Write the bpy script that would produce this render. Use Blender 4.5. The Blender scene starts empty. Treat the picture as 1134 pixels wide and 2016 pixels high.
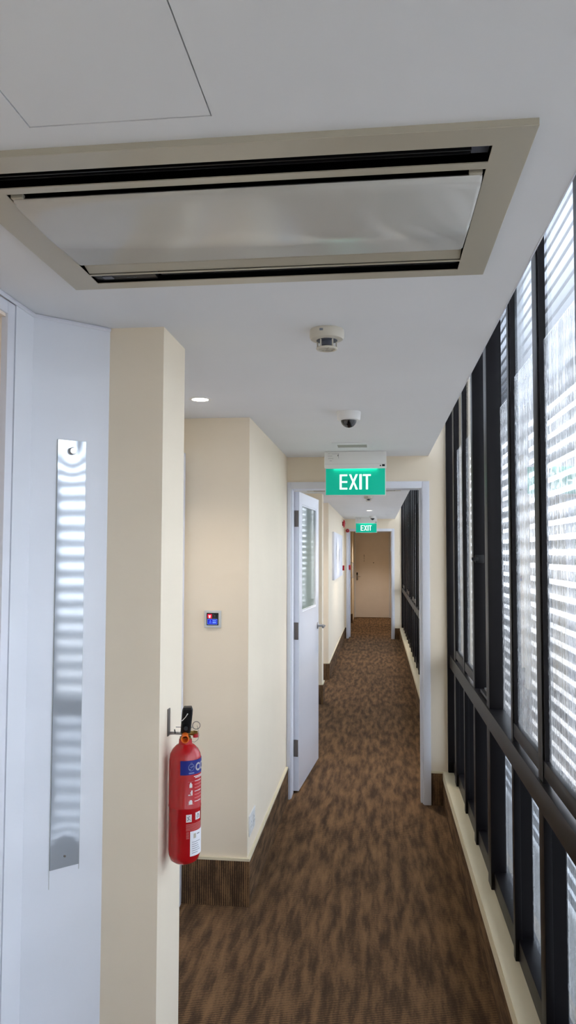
import bpy, bmesh, math, random
from mathutils import Vector, Matrix
random.seed(7)
S = bpy.context.scene
COL = S.collection

# ------------------------------------------------------------------ camera
F_PX, CAM_H = 1500.0, 1.66
YAW, PITCH, ROLL = math.radians(6.6917), math.radians(3.033), math.radians(0.17)
_f = Vector((-math.sin(YAW) * math.cos(PITCH), math.cos(YAW) * math.cos(PITCH), math.sin(PITCH)))
_r = Vector((math.cos(YAW), math.sin(YAW), 0))
_u = _r.cross(_f)
CR = _r * math.cos(ROLL) + _u * math.sin(ROLL)
CU = -_r * math.sin(ROLL) + _u * math.cos(ROLL)
cam = bpy.data.cameras.new('camera')
cam.sensor_fit = 'VERTICAL'
cam.sensor_height = 36.0
cam.lens = F_PX / 2016 * 36.0
cam.clip_start = 0.02
camo = bpy.data.objects.new('camera', cam)
COL.objects.link(camo)
camo.matrix_world = Matrix(((CR.x, CU.x, -_f.x, 0), (CR.y, CU.y, -_f.y, 0), (CR.z, CU.z, -_f.z, CAM_H), (0, 0, 0, 1)))
S.camera = camo

# ------------------------------------------------------------------ sky and view
SKY = 10.0
w = bpy.data.worlds.new('overcast')
S.world = w
w.use_nodes = True
nt = w.node_tree
nt.nodes.clear()
tc = nt.nodes.new('ShaderNodeTexCoord')
sx = nt.nodes.new('ShaderNodeSeparateXYZ')
rp = nt.nodes.new('ShaderNodeValToRGB')
rp.color_ramp.elements[0].position = 0.44
rp.color_ramp.elements[0].color = (0.28, 0.28, 0.29, 1)
rp.color_ramp.elements[1].position = 0.53
rp.color_ramp.elements[1].color = (0.85, 0.90, 1.0, 1)
mp = nt.nodes.new('ShaderNodeMapRange')
mp.inputs[1].default_value = -1
mp.inputs[2].default_value = 1
bg = nt.nodes.new('ShaderNodeBackground')
bg.inputs[1].default_value = SKY
ow = nt.nodes.new('ShaderNodeOutputWorld')
nt.links.new(tc.outputs['Generated'], sx.inputs[0])
nt.links.new(sx.outputs[2], mp.inputs[0])
nt.links.new(mp.outputs[0], rp.inputs[0])
nt.links.new(rp.outputs[0], bg.inputs[0])
nt.links.new(bg.outputs[0], ow.inputs[0])
vs = S.view_settings
vs.view_transform = 'Standard'
vs.look = 'None'
vs.gamma = 1.0
vs.use_curve_mapping = False
vs.exposure = 0.38
S.cycles.use_denoising = True
S.cycles.max_bounces = 10
S.cycles.diffuse_bounces = 6
S.cycles.glossy_bounces = 4
S.cycles.transmission_bounces = 6
S.cycles.transparent_max_bounces = 16
S.cycles.sample_clamp_indirect = 6.0


# ------------------------------------------------------------------ materials
def lin(c):
    return tuple(((v / 255 / 12.92) if v <= 10.3 else ((v / 255 + 0.055) / 1.055) ** 2.4) for v in c) + (1,)


class N:
    """small node-tree writer"""
    def __init__(s, name):
        s.m = bpy.data.materials.new(name)
        s.m.use_nodes = True
        s.t = s.m.node_tree
        s.t.nodes.clear()
        s.out = s.n('ShaderNodeOutputMaterial')

    def n(s, k, **kw):
        nd = s.t.nodes.new(k)
        for a, v in kw.items():
            setattr(nd, a, v)
        return nd

    def l(s, a, b):
        s.t.links.new(a, b)

    def math(s, op, a, b=None, clamp=False):
        nd = s.n('ShaderNodeMath', operation=op, use_clamp=clamp)
        for i, v in enumerate((a, b)):
            if v is None:
                continue
            if isinstance(v, (int, float)):
                nd.inputs[i].default_value = v
            else:
                s.l(v, nd.inputs[i])
        return nd.outputs[0]

    def coords(s, scale=(1, 1, 1), kind='Object', rnd=False):
        t = s.n('ShaderNodeTexCoord')
        m = s.n('ShaderNodeMapping')
        m.inputs['Scale'].default_value = scale
        src = t.outputs[kind]
        if rnd:
            oi = s.n('ShaderNodeObjectInfo')
            mu = s.n('ShaderNodeVectorMath', operation='SCALE')
            cb = s.n('ShaderNodeCombineXYZ')
            for k in (0, 1):
                s.l(oi.outputs['Random'], cb.inputs[k])
            s.l(cb.outputs[0], mu.inputs[0])
            mu.inputs['Scale'].default_value = 7.3
            ad = s.n('ShaderNodeVectorMath', operation='ADD')
            s.l(src, ad.inputs[0])
            s.l(mu.outputs[0], ad.inputs[1])
            src = ad.outputs[0]
        s.l(src, m.inputs['Vector'])
        return m.outputs[0]

    def noise(s, vec, scale, detail=3, rough=.5):
        n = s.n('ShaderNodeTexNoise')
        n.inputs['Scale'].default_value = scale
        n.inputs['Detail'].default_value = detail
        n.inputs['Roughness'].default_value = rough
        s.l(vec, n.inputs['Vector'])
        return n.outputs['Fac']

    def ramp(s, fac, stops, interp='LINEAR'):
        r = s.n('ShaderNodeValToRGB')
        r.color_ramp.interpolation = interp
        e = r.color_ramp.elements
        while len(e) < len(stops):
            e.new(.5)
        for k, (p, c) in enumerate(stops):
            e[k].position = p
            e[k].color = c if isinstance(c, tuple) else (c, c, c, 1)
        s.l(fac, r.inputs[0])
        return r.outputs[0]

    def bsdf(s, rough=.6, metallic=0., spec=.5, color=None):
        b = s.n('ShaderNodeBsdfPrincipled')
        b.inputs['Roughness'].default_value = rough
        b.inputs['Metallic'].default_value = metallic
        b.inputs['Specular IOR Level'].default_value = spec
        if color is not None:
            b.inputs['Base Color'].default_value = color
        s.l(b.outputs[0], s.out.inputs[0])
        s.b = b
        return b

    def bump(s, height, strength=.1, dist=.001):
        b = s.n('ShaderNodeBump')
        b.inputs['Strength'].default_value = strength
        b.inputs['Distance'].default_value = dist
        s.l(height, b.inputs['Height'])
        s.l(b.outputs[0], s.b.inputs['Normal'])


def paint(name, rgb, rough=.6, metallic=0., spec=.4, var=.03, grain=0., gscale=300):
    """plain painted or moulded surface: slight tone variation and fine grain"""
    n = N(name)
    n.bsdf(rough, metallic, spec)
    c = lin(rgb)
    v = n.noise(n.coords(), 3.0, 4)
    lo = tuple(x * (1 - var) for x in c[:3]) + (1,)
    hi = tuple(min(1, x * (1 + var)) for x in c[:3]) + (1,)
    n.l(n.ramp(v, [(.3, lo), (.7, hi)]), n.b.inputs['Base Color'])
    if grain:
        n.bump(n.noise(n.coords(), gscale, 2), grain, .001)
    return n.m


def glow(name, rgb, strength, base=None):
    n = N(name)
    b = n.bsdf(.4, 0, .3, lin(base or rgb))
    b.inputs['Emission Color'].default_value = lin(rgb)
    b.inputs['Emission Strength'].default_value = strength
    return n.m


def schlick(n, f0=.04):
    lw = n.n('ShaderNodeLayerWeight')
    lw.inputs['Blend'].default_value = .5
    p = n.math('POWER', lw.outputs['Facing'], 5.0)
    return n.math('ADD', n.math('MULTIPLY', p, 1 - f0), f0)


def glass_mat(name, tint=(.93, .95, .96), wet=0., dry_above=99.0):
    """window pane; wet > 0 adds rain film with running streaks below the dry line"""
    n = N(name)
    tr = n.n('ShaderNodeBsdfTransparent')
    tr.inputs[0].default_value = tint + (1,)
    gl = n.n('ShaderNodeBsdfGlossy')
    gl.inputs['Roughness'].default_value = .02
    body = tr.outputs[0]
    if wet:
        geo = n.n('ShaderNodeNewGeometry')
        sp = n.n('ShaderNodeSeparateXYZ')
        n.l(geo.outputs['Position'], sp.inputs[0])

        def vec(s):
            m = n.n('ShaderNodeMapping')
            m.inputs['Scale'].default_value = s
            n.l(geo.outputs['Position'], m.inputs['Vector'])
            return m.outputs[0]
        streak = n.ramp(n.noise(vec((110, 110, 4)), 1.0, 3, .6), [(.46, 0.), (.66, 1.)])
        beads = n.ramp(n.noise(vec((150, 150, 45)), 1.0, 2, .6), [(.54, 0.), (.68, 1.)])
        haze = n.ramp(n.noise(vec((2.5, 2.5, 1.2)), 1.0, 2), [(.3, .3), (.7, 1.)])
        below = n.math('LESS_THAN', sp.outputs[2], dry_above)
        # running water bends the view: rough refraction; the mist between scatters a little light
        rough = n.n('ShaderNodeBsdfRefraction')
        rough.inputs['Color'].default_value = tuple(c * .8 for c in tint) + (1,)
        rough.inputs['Roughness'].default_value = .30
        rough.inputs['IOR'].default_value = 1.12
        kr = n.math('ADD', n.math('MULTIPLY', streak, .35), n.math('ADD', n.math('MULTIPLY', beads, .35), .22))
        kr = n.math('MULTIPLY', n.math('MULTIPLY', kr, below), min(1., wet * 10), clamp=True)
        m1 = n.n('ShaderNodeMixShader')
        n.l(kr, m1.inputs[0])
        n.l(body, m1.inputs[1])
        n.l(rough.outputs[0], m1.inputs[2])
        k = n.math('ADD', n.math('MULTIPLY', streak, .6), n.math('MULTIPLY', haze, .6))
        k = n.math('ADD', k, n.math('MULTIPLY', beads, .5))
        k = n.math('MULTIPLY', n.math('MULTIPLY', k, wet), below, clamp=True)
        rf = n.n('ShaderNodeBsdfTranslucent')
        rf.inputs[0].default_value = (.8, .84, .88, 1)
        mx = n.n('ShaderNodeMixShader')
        n.l(k, mx.inputs[0])
        n.l(m1.outputs[0], mx.inputs[1])
        n.l(rf.outputs[0], mx.inputs[2])
        body = mx.outputs[0]
    mg = n.n('ShaderNodeMixShader')
    n.l(schlick(n), mg.inputs[0])
    n.l(body, mg.inputs[1])
    n.l(gl.outputs[0], mg.inputs[2])
    n.l(mg.outputs[0], n.out.inputs[0])
    return n.m


def carpet_mat(name, ribdir=1, dark=(68, 53, 41), light=(130, 101, 72), rib=.55, sc=(24, 3.6, 5), ribs=188, mid=.5, warp_amt=.02):
    n = N(name)
    n.bsdf(.95, 0, .1)
    v = n.n('ShaderNodeNewGeometry').outputs['Position']

    def mapped(s):
        m = n.n('ShaderNodeMapping')
        m.inputs['Scale'].default_value = s
        n.l(v, m.inputs['Vector'])
        return m.outputs[0]
    warp = n.n('ShaderNodeTexNoise')
    warp.inputs['Scale'].default_value = 6
    n.l(v, warp.inputs['Vector'])
    sc_ = n.n('ShaderNodeVectorMath', operation='SCALE')
    sc_.inputs['Scale'].default_value = warp_amt
    n.l(warp.outputs['Color'], sc_.inputs[0])
    ad = n.n('ShaderNodeVectorMath', operation='ADD')
    n.l(v, ad.inputs[0])
    n.l(sc_.outputs[0], ad.inputs[1])
    m = n.n('ShaderNodeMapping')
    m.inputs['Scale'].default_value = sc
    n.l(ad.outputs[0], m.inputs['Vector'])
    f = n.noise(m.outputs[0], 1.0, 3, .55)
    # yarn ribs run across: rows of loops
    wv = n.n('ShaderNodeTexWave')
    wv.wave_type = 'BANDS'
    wv.bands_direction = 'XYZ'[ribdir]
    wv.inputs['Scale'].default_value = ribs / 6.283 * 1.0
    wv.inputs['Distortion'].default_value = .6
    wv.inputs['Detail'].default_value = 1
    n.l(v, wv.inputs['Vector'])
    yarn = n.noise(mapped((120, 120, 120)), 1.0, 2)
    k = n.math('ADD', f, n.math('MULTIPLY', n.math('SUBTRACT', wv.outputs['Fac'], .5), rib * .5))
    k = n.math('ADD', k, n.math('MULTIPLY', n.math('SUBTRACT', yarn, .5), .25))
    c = n.ramp(k, [(mid - .12, lin(dark)), (mid + .02, lin(tuple((a + b) / 2 for a, b in zip(dark, light)))), (mid + .14, lin(light))])
    n.l(c, n.b.inputs['Base Color'])
    n.bump(k, .5, .003)
    return n.m


M = {}
M['cream'] = paint('cream_wall_paint', (236, 223, 201), .75, spec=.2, var=.015, grain=.08, gscale=220)
M['ceil'] = paint('white_ceiling_paint', (226, 227, 229), .8, spec=.15, var=.012, grain=.05, gscale=250)
M['white'] = paint('white_gloss_paint', (226, 229, 236), .32, spec=.4, var=.01, grain=.015, gscale=120)
M['leaf'] = paint('white_door_paint', (228, 230, 238), .14, spec=.5, var=.008)
M['trimw'] = paint('white_trim_paint', (222, 224, 232), .4, spec=.4, var=.01)
M['peach'] = paint('peach_reveal', (238, 224, 210), .7, spec=.2)  # slightly paler and pinker than the cream wall colour
M['bronze'] = paint('dark_bronze_aluminium', (17, 15, 17), .38, .0, .18, .06)
M['black'] = paint('black_plastic', (16, 16, 18), .4, spec=.4)
M['void'] = paint('matt_black_duct', (9, 9, 10), .9, spec=.05)
M['acbeige'] = paint('aged_beige_plastic', (180, 173, 156), .3, spec=.5, var=.02)
M['acpanel'] = paint('glossy_greige_panel', (192, 190, 183), .16, spec=.55, var=.01)
M['plast'] = paint('white_plastic', (228, 227, 224), .4, spec=.45)
M['agedplast'] = paint('aged_white_plastic', (206, 200, 186), .45, spec=.4)
M['steel'] = paint('brushed_steel', (150, 150, 152), .3, .9, .5)
M['hinge'] = paint('dull_hinge_steel', (118, 110, 104), .45, .7, .5)
M['chrome'] = paint('polished_steel', (205, 203, 198), .15, 1., .5)
M['strip'] = paint('glossy_white_strip', (196, 202, 210), .07, .45, .7, .01)
M['red'] = paint('red_gloss_enamel', (176, 16, 24), .22, spec=.6, var=.03)
M['redplast'] = paint('red_plastic', (176, 20, 36), .3, spec=.5)
M['blue'] = paint('blue_label_ink', (28, 40, 128), .35, spec=.4)
M['ink'] = paint('white_label_ink', (226, 222, 220), .4, spec=.3)
M['inkfaint'] = paint('faded_white_ink', (206, 120, 118), .4, spec=.3)
M['inkred'] = paint('orange_label_ink', (206, 60, 40), .4, spec=.3)
M['paper'] = paint('white_paper_label', (232, 232, 236), .6, spec=.2)
M['greyink'] = paint('grey_print', (120, 124, 132), .6, spec=.2)
M['darkink'] = paint('black_print', (24, 24, 28), .5, spec=.2)
M['orange'] = paint('orange_plastic_nozzle', (236, 112, 32), .4, spec=.4)
M['brass'] = paint('dull_brass', (150, 120, 62), .35, .85, .5)
M['glass'] = glass_mat('clear_window_glass')
M['wet'] = glass_mat('rain_wet_window_glass', wet=.10, dry_above=2.30)
M['wetlow'] = glass_mat('rain_spattered_low_glass', tint=(.74, .77, .8), wet=.06)
M['vision'] = paint('grey_green_vision_glass', (136, 148, 140), .05, spec=.8, var=.02)
M['dome'] = paint('smoked_dome', (14, 13, 18), .06, spec=.8)
M['slat'] = paint('pale_grey_louvre_metal', (160, 167, 178), .5, spec=.4)
M['soffit'] = paint('grey_blocker', (92, 96, 102), .7, spec=.2)  # colour of the slab added outside to block high sky
M['post'] = paint('grey_screen_post', (98, 102, 108), .5)
M['green'] = glow('exit_green_panel', (0, 160, 132), .50, (0, 150, 124))
M['exitw'] = glow('exit_white_letters', (240, 255, 250), .85)
M['led'] = glow('led_strip', (190, 255, 235), 9.0)
M['lamp'] = glow('downlight_lens', (255, 246, 232), 14.0)
M['scrred'] = glow('screen_red', (205, 20, 56), .55)
M['scrblue'] = glow('screen_blue', (16, 22, 176), .45)
M['scrlite'] = glow('screen_pale_blue', (110, 150, 255), .75)
M['scrpink'] = glow('screen_pink', (255, 190, 200), .9)
M['scrgrey'] = paint('screen_grey_print', (92, 96, 108), .4)
M['carpet'] = carpet_mat('brown_ribbed_carpet')
M['carpetbase'] = carpet_mat('carpet_underlay', dark=(40, 30, 24), light=(70, 54, 40))
M['skirtx'] = carpet_mat('skirting_carpet_across', ribdir=0, rib=.55, sc=(24, 24, 5))
M['skirty'] = carpet_mat('skirting_carpet_along', ribdir=2, rib=.55, sc=(24, 5, 24))
M['ledge'] = paint('cream_ledge_paint', (222, 212, 184), .55, spec=.3)
M['greytrim'] = paint('pale_grey_trim', (196, 198, 196), .5, spec=.3)
M['slotgrey'] = paint('greige_slot', (150, 146, 136), .5)
M['crest'] = paint('pale_blue_ink', (140, 150, 190), .4)
M['canvas'] = paint('pale_canvas', (222, 222, 228), .6, spec=.2, var=.06)
M['canvasink'] = paint('grey_brush_stroke', (132, 134, 142), .7, spec=.1)
M['fardoor'] = paint('pale_beige_door_paint', (228, 220, 214), .4, spec=.4)


# ------------------------------------------------------------------ mesh helpers
def link(name, bm, mat, parent=None, smooth=None, loc=None):
    me = bpy.data.meshes.new(name)
    bmesh.ops.recalc_face_normals(bm, faces=bm.faces)
    if smooth is not None:
        for f in bm.faces:
            f.smooth = True
        for e in bm.edges:
            if len(e.link_faces) == 2 and e.calc_face_angle(0) > smooth:
                e.smooth = False
    bm.to_mesh(me)
    bm.free()
    me.materials.append(M[mat] if isinstance(mat, str) else mat)
    o = bpy.data.objects.new(name, me)
    COL.objects.link(o)
    o.parent = parent
    if loc:
        o.location = loc
    return o


def add_box(bm, x, y, z, bevel=0.):
    vs_ = [bm.verts.new((x[i], y[j], z[k])) for i in (0, 1) for j in (0, 1) for k in (0, 1)]
    idx = [(0, 1, 3, 2), (4, 6, 7, 5), (0, 4, 5, 1), (2, 3, 7, 6), (0, 2, 6, 4), (1, 5, 7, 3)]
    fs = [bm.faces.new([vs_[i] for i in q]) for q in idx]
    if bevel:
        es = list({e for f in fs for e in f.edges})
        bmesh.ops.bevel(bm, geom=es, offset=bevel, segments=2, affect='EDGES', profile=.6)


def box(name, x, y, z, mat, parent=None, bevel=0.):
    bm = bmesh.new()
    add_box(bm, sorted(x), sorted(y), sorted(z), bevel)
    return link(name, bm, mat, parent, .6 if bevel else None)


def prism(name, pts, z0, z1, mat, parent=None, bevel=0.):
    """vertical prism over a plan polygon"""
    bm = bmesh.new()
    a = [bm.verts.new((p[0], p[1], z0)) for p in pts]
    b = [bm.verts.new((p[0], p[1], z1)) for p in pts]
    n = len(pts)
    bm.faces.new(a[::-1])
    bm.faces.new(b)
    for i in range(n):
        bm.faces.new((a[i], a[(i + 1) % n], b[(i + 1) % n], b[i]))
    return link(name, bm, mat, parent)


def slab(name, us, vs_, w0, w1, holes, axis, mat, parent=None):
    """slab with rectangular holes. axis 'z': u=x v=y w=z ; axis 'y': u=x v=z w=y ; axis 'x': u=y v=z w=x"""
    U = sorted({us[0], us[1], *[h[i] for h in holes for i in (0, 1)]})
    V = sorted({vs_[0], vs_[1], *[h[i] for h in holes for i in (2, 3)]})
    bm = bmesh.new()
    cache = {}

    def P(u, v, w_):
        k = (u, v, w_)
        if k not in cache:
            co = {'z': (u, v, w_), 'y': (u, w_, v), 'x': (w_, u, v)}[axis]
            cache[k] = bm.verts.new(co)
        return cache[k]

    def solid(i, j):
        if not (0 <= i < len(U) - 1 and 0 <= j < len(V) - 1):
            return False
        cu, cv = (U[i] + U[i + 1]) / 2, (V[j] + V[j + 1]) / 2
        return not any(h[0] < cu < h[1] and h[2] < cv < h[3] for h in holes)
    for i in range(len(U) - 1):
        for j in range(len(V) - 1):
            if not solid(i, j):
                continue
            a, b, c, d = U[i], U[i + 1], V[j], V[j + 1]
            for w_ in (w0, w1):
                bm.faces.new((P(a, c, w_), P(b, c, w_), P(b, d, w_), P(a, d, w_)))
            for di, dj, e in ((-1, 0, ((a, c), (a, d))), (1, 0, ((b, c), (b, d))), (0, -1, ((a, c), (b, c))), (0, 1, ((a, d), (b, d)))):
                if not solid(i + di, j + dj):
                    (p, q), (r_, s_) = e
                    bm.faces.new((P(p, q, w0), P(r_, s_, w0), P(r_, s_, w1), P(p, q, w1)))
    return link(name, bm, mat, parent)


def lathe_bm(bm, prof, n=32, axis='z', c=(0, 0, 0), a0=0., a1=math.tau):
    """revolve (radius, height) pairs"""
    full = abs(a1 - a0 - math.tau) < 1e-6
    m = n if full else n + 1
    rings = []
    for r, h in prof:
        ring = []
        for k in range(m):
            a = a0 + (a1 - a0) * k / n
            x, y = r * math.cos(a), r * math.sin(a)
            p = {'z': (x, y, h), 'y': (x, h, y), 'x': (h, x, y)}[axis]
            ring.append(bm.verts.new((p[0] + c[0], p[1] + c[1], p[2] + c[2])))
        rings.append(ring)
    for a, b in zip(rings, rings[1:]):
        for k in range(m if full else m - 1):
            q = (k + 1) % m
            bm.faces.new((a[k], a[q], b[q], b[k]))
    if full:
        for ring, (r, h) in ((rings[0], prof[0]), (rings[-1], prof[-1])):
            if r > 1e-5:
                bm.faces.new(ring)
    bmesh.ops.remove_doubles(bm, verts=bm.verts, dist=1e-6)


def lathe(name, prof, mat, parent=None, n=32, axis='z', c=(0, 0, 0), sharp=.6):
    bm = bmesh.new()
    lathe_bm(bm, prof, n, axis, c)
    return link(name, bm, mat, parent, sharp)


def tube_bm(bm, pts, r, n=8, closed=False):
    pts = [Vector(p) for p in pts]
    rings = []
    m = len(pts)
    up = None
    for i, p in enumerate(pts):
        if closed:
            t = pts[(i + 1) % m] - pts[i - 1]
        else:
            t = pts[min(i + 1, m - 1)] - pts[max(i - 1, 0)]
        t.normalize()
        if up is None:
            up = t.orthogonal().normalized()
        up = (up - t * up.dot(t)).normalized()
        s = t.cross(up)
        rr = r[i] if isinstance(r, (list, tuple)) else r
        rings.append([bm.verts.new(p + (up * math.cos(a) + s * math.sin(a)) * rr) for a in (math.tau * k / n for k in range(n))])
    for i in range(m if closed else m - 1):
        a, b = rings[i], rings[(i + 1) % m]
        for k in range(n):
            bm.faces.new((a[k], a[(k + 1) % n], b[(k + 1) % n], b[k]))
    if not closed:
        bm.faces.new(rings[0][::-1])
        bm.faces.new(rings[-1])


def tube(name, pts, r, mat, parent=None, n=8, closed=False):
    bm = bmesh.new()
    tube_bm(bm, pts, r, n, closed)
    return link(name, bm, mat, parent, .7)


def empty(name, loc=(0, 0, 0), rz=0.):
    o = bpy.data.objects.new(name, None)
    o.empty_display_size = .1
    COL.objects.link(o)
    o.location = loc
    o.rotation_euler = (0, 0, rz)
    return o


def tag(o, label, cat, group=None, kind=None):
    o['label'] = label
    o['category'] = cat
    if group:
        o['group'] = group
    if kind:
        o['kind'] = kind
    return o


def thing(name, label, cat, loc, rz=0., group=None):
    return tag(empty(name, loc, rz), label, cat, group)


def struct(o, label, cat):
    return tag(o, label, cat, kind='structure')


def copy_tree(o, parent=None):
    c = o.copy()
    COL.objects.link(c)
    c.parent = parent
    for ch in [x for x in bpy.data.objects if x.parent == o]:
        copy_tree(ch, c)
    return c


def text_bm(txt, size, mode='xz', extrude=.0006, align='CENTER', offset=0.):
    """glyph outlines as a thin mesh; x right, z up, facing -y"""
    cu = bpy.data.curves.new('t', 'FONT')
    cu.body = txt
    cu.size = size
    cu.align_x = align
    cu.align_y = 'CENTER'
    cu.extrude = extrude
    cu.offset = offset
    ob = bpy.data.objects.new('t', cu)
    COL.objects.link(ob)
    dg = bpy.context.evaluated_depsgraph_get()
    me = bpy.data.meshes.new_from_object(ob.evaluated_get(dg))
    bm = bmesh.new()
    bm.from_mesh(me)
    bpy.data.objects.remove(ob)
    bpy.data.curves.remove(cu)
    bpy.data.meshes.remove(me)
    for v in bm.verts:
        x, y, z = v.co
        v.co = (x, -z, y)
    return bm


# ------------------------------------------------------------------ main dimensions
ZC = 2.315            # ceiling underside
ZP = 3.15             # top of the window pocket
XL, XPIER = -0.94, -0.615
XEDGE = 0.34          # ceiling stops short of the glazing
YW, YW2, YEND = 5.20, 14.90, 19.75
SK = 0.22             # skirting height
YB = -2.4

# ------------------------------------------------------------------ floor
fl = struct(box('floor', (-1.6, .62), (YB - .1, YEND + .3), (-.12, -.006), 'carpetbase'), 'brown ribbed carpet tile floor running the length of the corridor', 'floor')
tm = None
TS = .5
for j in range(int((YEND - YB) / TS) + 1):
    for i, x0 in enumerate((-1.07, -.57, -.07)):
        y0 = YB + j * TS
        if tm is None:
            bm = bmesh.new()
            add_box(bm, (.0003, TS - .0003), (.0003, TS - .0003), (-.006, 0), 0)
            o = link('carpet_tile', bm, 'carpet', fl)
            tm = o.data
        else:
            o = bpy.data.objects.new('carpet_tile', tm)
            COL.objects.link(o)
            o.parent = fl
        o.location = (x0, y0, 0)

# ------------------------------------------------------------------ ceiling
AC1 = (-.735, .245, 1.150, 1.772)
AC2 = (AC1[0], AC1[1], 7.42, 8.04)
HATCH = (-.533, -.245, .645, 1.092)
def cut(a, e=.02):
    return (a[0] + e, a[1] - e, a[2] + e, a[3] - e)
struct(slab('ceiling', (-1.6, XEDGE), (YB - .1, YEND + .3), ZC, ZC + .14, [cut(AC1), cut(AC2), HATCH], 'z', 'ceil'),
       'flat white painted plasterboard ceiling above the corridor', 'ceiling')
struct(box('ceiling_upstand', (XEDGE - .03, XEDGE), (YB - .1, YEND + .3), (ZC + .14, ZP), 'ceil'), 'white upstand along the ceiling edge beside the glazing', 'ceiling')
struct(box('ceiling_pocket', (XEDGE - .03, .62), (YB - .1, YEND + .3), (ZP, ZP + .1), 'ceil'), 'raised white pocket soffit above the window heads', 'ceiling')
box('ceiling_bead', (XEDGE, XEDGE + .003), (YB, YW), (ZC - .001, ZC + .03), 'trimw', bpy.data.objects['ceiling'])

# ------------------------------------------------------------------ walls
def W(name, x, y, z, label, mat='cream'):
    return struct(box(name, x, y, z, mat), label, 'wall')

W('wall_back', (-1.7, .7), (YB - .1, YB), (-.1, ZP), 'cream wall closing the corridor behind')
W('wall_left_rear', (-1.7, XL), (YB, .90), (0, ZC), 'plain cream wall before the tall doorway recess')
W('wall_left_recess', (-1.7, -1.45), (.90, 1.83), (0, ZC), 'peach back wall inside the tall recess', 'peach')
W('wall_left_reveal', (-1.7, -.956), (1.828, 1.866), (0, ZC), 'peach reveal beside the white casing', 'peach')
W('wall_left_header', (-1.45, -.945), (.90, 1.828), (2.262, ZC), 'short peach header over the recess', 'peach')
PA, PB = (-.938, 1.972), (-.777, 2.130)
struct(prism('wall_left_panel', [(-.938, 1.871), PA, PB, (-.80, 2.16), (-1.2, 2.16), (-1.2, 1.871)], 0, ZC - .002, 'white'),
       'white painted panel turning across the corner beside the cream pier', 'wall')
W('wall_left_pier', (-1.7, XPIER), (2.130, 2.374), (0, ZC), 'cream pier carrying the fire extinguisher')
struct(slab('wall_left_alcove', (2.374, 3.63), (0, ZC), -1.15, -.955, [(2.52, 3.535, 0, 2.09)], 'x', 'cream'), 'cream alcove wall around the room door', 'wall')
W('wall_left_middle', (-1.7, XPIER), (3.63, YW), (0, ZC), 'cream wall block with the lit control panel')
OP1 = (-.600, .312, 0, 2.106)
struct(slab('wall_front', (-1.7, .62), (0, ZP), YW, YW + .13, [OP1], 'y', 'cream'), 'cream cross wall with the white framed doorway', 'wall')
W('wall_left_far', (-1.7, XL), (YW + .13, 8.44), (0, ZC), 'cream wall behind the open white door')
W('wall_left_far_pier', (-1.7, -.61), (8.44, 8.68), (0, ZC), 'narrow cream pier beyond the open white door')
struct(slab('wall_left_far_alcove', (8.68, 10.05), (0, ZC), -1.15, -.955, [(8.85, 9.93, 0, 2.09)], 'x', 'cream'), 'cream alcove wall past the far pier', 'wall')
W('wall_left_distant', (-1.7, -.64), (10.05, YW2), (0, ZC), 'pale cream wall with the abstract canvas')
OP2 = (-.575, .290, 0, 2.085)
struct(slab('wall_front_far', (-1.7, .62), (0, ZP), YW2, YW2 + .13, [OP2], 'y', 'cream'), 'cream cross wall around the distant doorway', 'wall')
W('wall_left_lobby', (-1.7, -.665), (YW2 + .13, 18.2), (0, ZC), 'yellow cream wall beyond the distant doorway')
W('wall_left_lobby_return', (-1.7, -.60), (18.2, YEND), (0, ZC), 'yellow cream return wall beside the room door')
W('wall_right_lobby', (.50, .62), (YW2 + .13, YEND), (0, ZP), 'cream wall facing the lobby')
struct(slab('wall_end', (-1.7, .62), (0, ZP), YEND, YEND + .12, [(-.58, .31, 0, 2.26)], 'y', 'cream'), 'cream end wall around the last door', 'wall')
W('wall_end_backing', (-.7, .5), (YEND + .12, YEND + .2), (0, 2.4), 'backing behind the last door')
W('wall_right_below', (.50, .62), (YB, YW2 + .13), (-.1, SK), 'low cream upstand under the glazing')
W('wall_right_above', (.50, .66), (YB, YW2 + .13), (ZP - .06, ZP + .1), 'head above the glazing')


# ------------------------------------------------------------------ skirtings
def skirting(name, x, y, label, face):
    """carpet skirting strip with a thin grey-cream cap"""
    o = struct(box(name, x, y, (0, SK - .012), 'skirtx' if face == 'y' else 'skirty'), label, 'baseboard')
    box('cap', x, y, (SK - .012, SK), 'ledge', o)
    return o

T_ = .014
skirting('baseboard_left_middle_front', (-.925, XPIER + T_), (3.63 - T_, 3.63), 'dark ribbed carpet skirting below the control panel', 'y')
skirting('baseboard_left_middle_side', (XPIER, XPIER + T_), (3.63, YW - .022), 'brown streaked carpet skirting beside the white doorway frame', 'x')
skirting('baseboard_left_far_front', (-.94, -.61 + T_), (8.44 - T_, 8.44), 'dark carpet skirting at the foot of the narrow far pier', 'y')
skirting('baseboard_left_far_side', (-.61, -.61 + T_), (8.44, 8.68), 'carpet skirting on the side of the narrow far pier', 'x')
skirting('baseboard_left_distant_front', (-.95, -.64 + T_), (10.05 - T_, 10.05), 'dark carpet skirting on the end of the canvas wall', 'y')
skirting('baseboard_left_distant_side', (-.64, -.64 + T_), (10.05, YW2 - .12), 'brown carpet skirting below the abstract canvas', 'x')
skirting('baseboard_left_doorway_corner', (-.64, -.605), (YW2 - T_, YW2), 'short dark skirting beside the distant door frame', 'y')
skirting('baseboard_left_lobby', (-.665, -.665 + T_), (YW2 + .14, 18.2), 'dark skirting along the lobby wall', 'x')
skirting('baseboard_left_lobby_front', (-.665 + T_, -.60 + T_), (18.2 - T_, 18.2), 'dark skirting on the lobby return', 'y')
skirting('baseboard_right_corner', (.349, .425), (YW - T_, YW), 'dark carpet skirting between white jamb and window ledge', 'y')
skirting('baseboard_right_far_corner', (.33, .425), (YW2 - T_, YW2), 'dark carpet skirting right of the distant door frame', 'y')
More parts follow.
